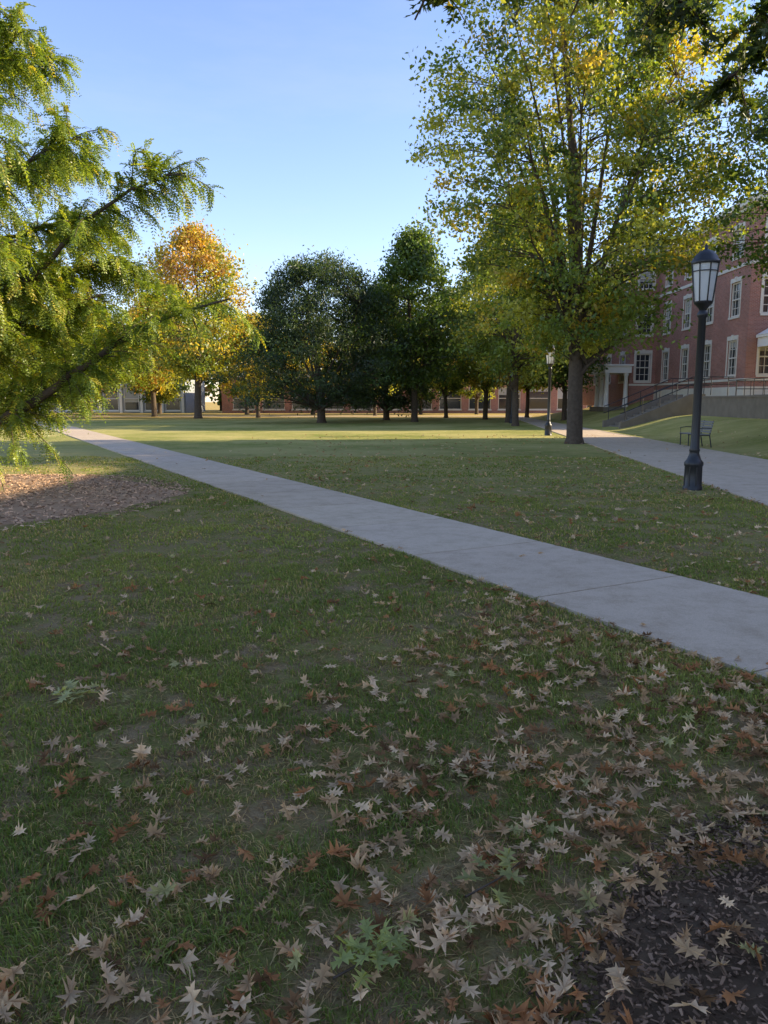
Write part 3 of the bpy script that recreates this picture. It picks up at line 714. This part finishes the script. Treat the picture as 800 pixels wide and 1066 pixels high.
for yy in (sy0-.17,sy1+.17):
    for hh in (.95,.55): tube(mb,[(sx0-.3,yy,.45+hh-.1),(sx0,yy,.45+hh),(sx0+3.7,yy,2.0+hh),(sx0+6,yy,2.0+hh)],.028,6)
    for k in range(7):
        xx=sx0+k*.95;zz=np.interp(xx,[sx0,sx0+3.7],[.45,2.0]);tube(mb,[(xx,yy,zz-.05),(xx,yy,zz+.95)],.024,6)
mb.build('railing',[BLACK],e)
e=bpy.data.objects.new('terrace_railing',None);scene.collection.objects.link(e)
mb=MB()
for k in range(9):
    xx=20.0+k*.8;tube(mb,[(xx,43.6,1.6),(xx,43.6,2.75)],.02,5)
for hh in (2.75,2.3): tube(mb,[(20,43.6,hh),(26.4,43.6,hh)],.025,5)
for k in range(8): 
    tube(mb,[(18.2+.02*k,34+k*1.0,1.6),(18.2+.02*k,34+k*1.0,2.7)],.02,5)
tube(mb,[(18.2,34,2.7),(18.35,41,2.7)],.025,5)
mb.build('rails',[BLACK],e)

e=bpy.data.objects.new('library_building',None);scene.collection.objects.link(e)
mw=MB();mt=MB();mg=MB();mr=MB()
facade(mw,mt,mg,(-22,104),(1,0),(0,-1),52,-.1,4.8,[(u,u+3.0,.5,3.5) for u in np.arange(1.5,50,4.)],rgb,lint=False)
box(mt,-22.3,30.3,103.7,104.2,4.8,5.2);box(mr,-22,30,104.3,118,4.7,5.15)
mw.build('walls',[BRICK],e);mt.build('cornice',[STONE],e);mg.build('window_glass',[GLASS],e);mr.build('roof',[ROOF],e)
e=bpy.data.objects.new('arcade_building',None);scene.collection.objects.link(e)
mw=MB();mt=MB();mg=MB()
facade(mw,mt,mg,(-52,108),(1,0),(0,-1),24,-.1,4.8,[(u,u+2.1,.3,3.6) for u in np.arange(.9,22,2.9)],rgb,lint=False)
box(mt,-52.3,-27.7,107.6,108.1,4.8,5.2)
box(mw,-52,-28,108.3,120,-.1,4.7)
for u in np.arange(.45,24,2.9): box(mt,-52+u-.18,-52+u+.18,107.9,107.99,0,4.3)
mw.build('walls',[GREYB],e);mt.build('pilasters',[WHITE],e);mg.build('window_glass',[GLASS],e)

# ------------------------------------------------------------------ light, sky, camera
EL=math.radians(21);AZ=math.radians(8)
sd=Vector((math.cos(EL)*math.cos(AZ),math.cos(EL)*math.sin(AZ),math.sin(EL)))
L=bpy.data.lights.new('sun','SUN');L.energy=12.0;L.angle=math.radians(.5);L.color=(1,.85,.6)
lo=bpy.data.objects.new('sun',L);scene.collection.objects.link(lo);lo.rotation_euler=sd.to_track_quat('Z','Y').to_euler()
w=bpy.data.worlds.new('World');scene.world=w;w.use_nodes=True;nt=w.node_tree;nt.nodes.clear()
ow=nt.nodes.new('ShaderNodeOutputWorld');bg=nt.nodes.new('ShaderNodeBackground');bg.inputs[1].default_value=.34
sk=nt.nodes.new('ShaderNodeTexSky');sk.sky_type='NISHITA';sk.sun_disc=False;sk.sun_elevation=EL;sk.sun_rotation=math.pi/2-AZ
sk.air_density=1.0;sk.dust_density=.3;sk.ozone_density=2.4
tc=nt.nodes.new('ShaderNodeTexCoord');mp=nt.nodes.new('ShaderNodeMapping');mp.inputs['Scale'].default_value=(1.2,1.2,5)
nt.links.new(tc.outputs['Generated'],mp.inputs[0])
nz=noise(nt,1.6,6,mp.outputs[0],.6)
cf=ramp(nt,nz,[(.52,(0,0,0)),(.8,(.2,.2,.2))])
tn=mix(nt,1.0,sk.outputs[0],(1.04,.93,1.02),'MULTIPLY')
sc=mix(nt,cf,tn,(2.6,2.7,2.9))
nt.links.new(sc,bg.inputs[0]);nt.links.new(bg.outputs[0],ow.inputs[0])
cam=bpy.data.cameras.new('camera');co=bpy.data.objects.new('camera',cam);scene.collection.objects.link(co)
co.location=(0,0,1.6);co.rotation_euler=(math.radians(90-8.3),0,0)
cam.sensor_fit='VERTICAL';cam.sensor_height=24;cam.lens=24*790/1066;cam.clip_end=4000;cam.clip_start=.05
scene.camera=co
scene.view_settings.view_transform='Standard';scene.view_settings.look='None';scene.view_settings.exposure=0
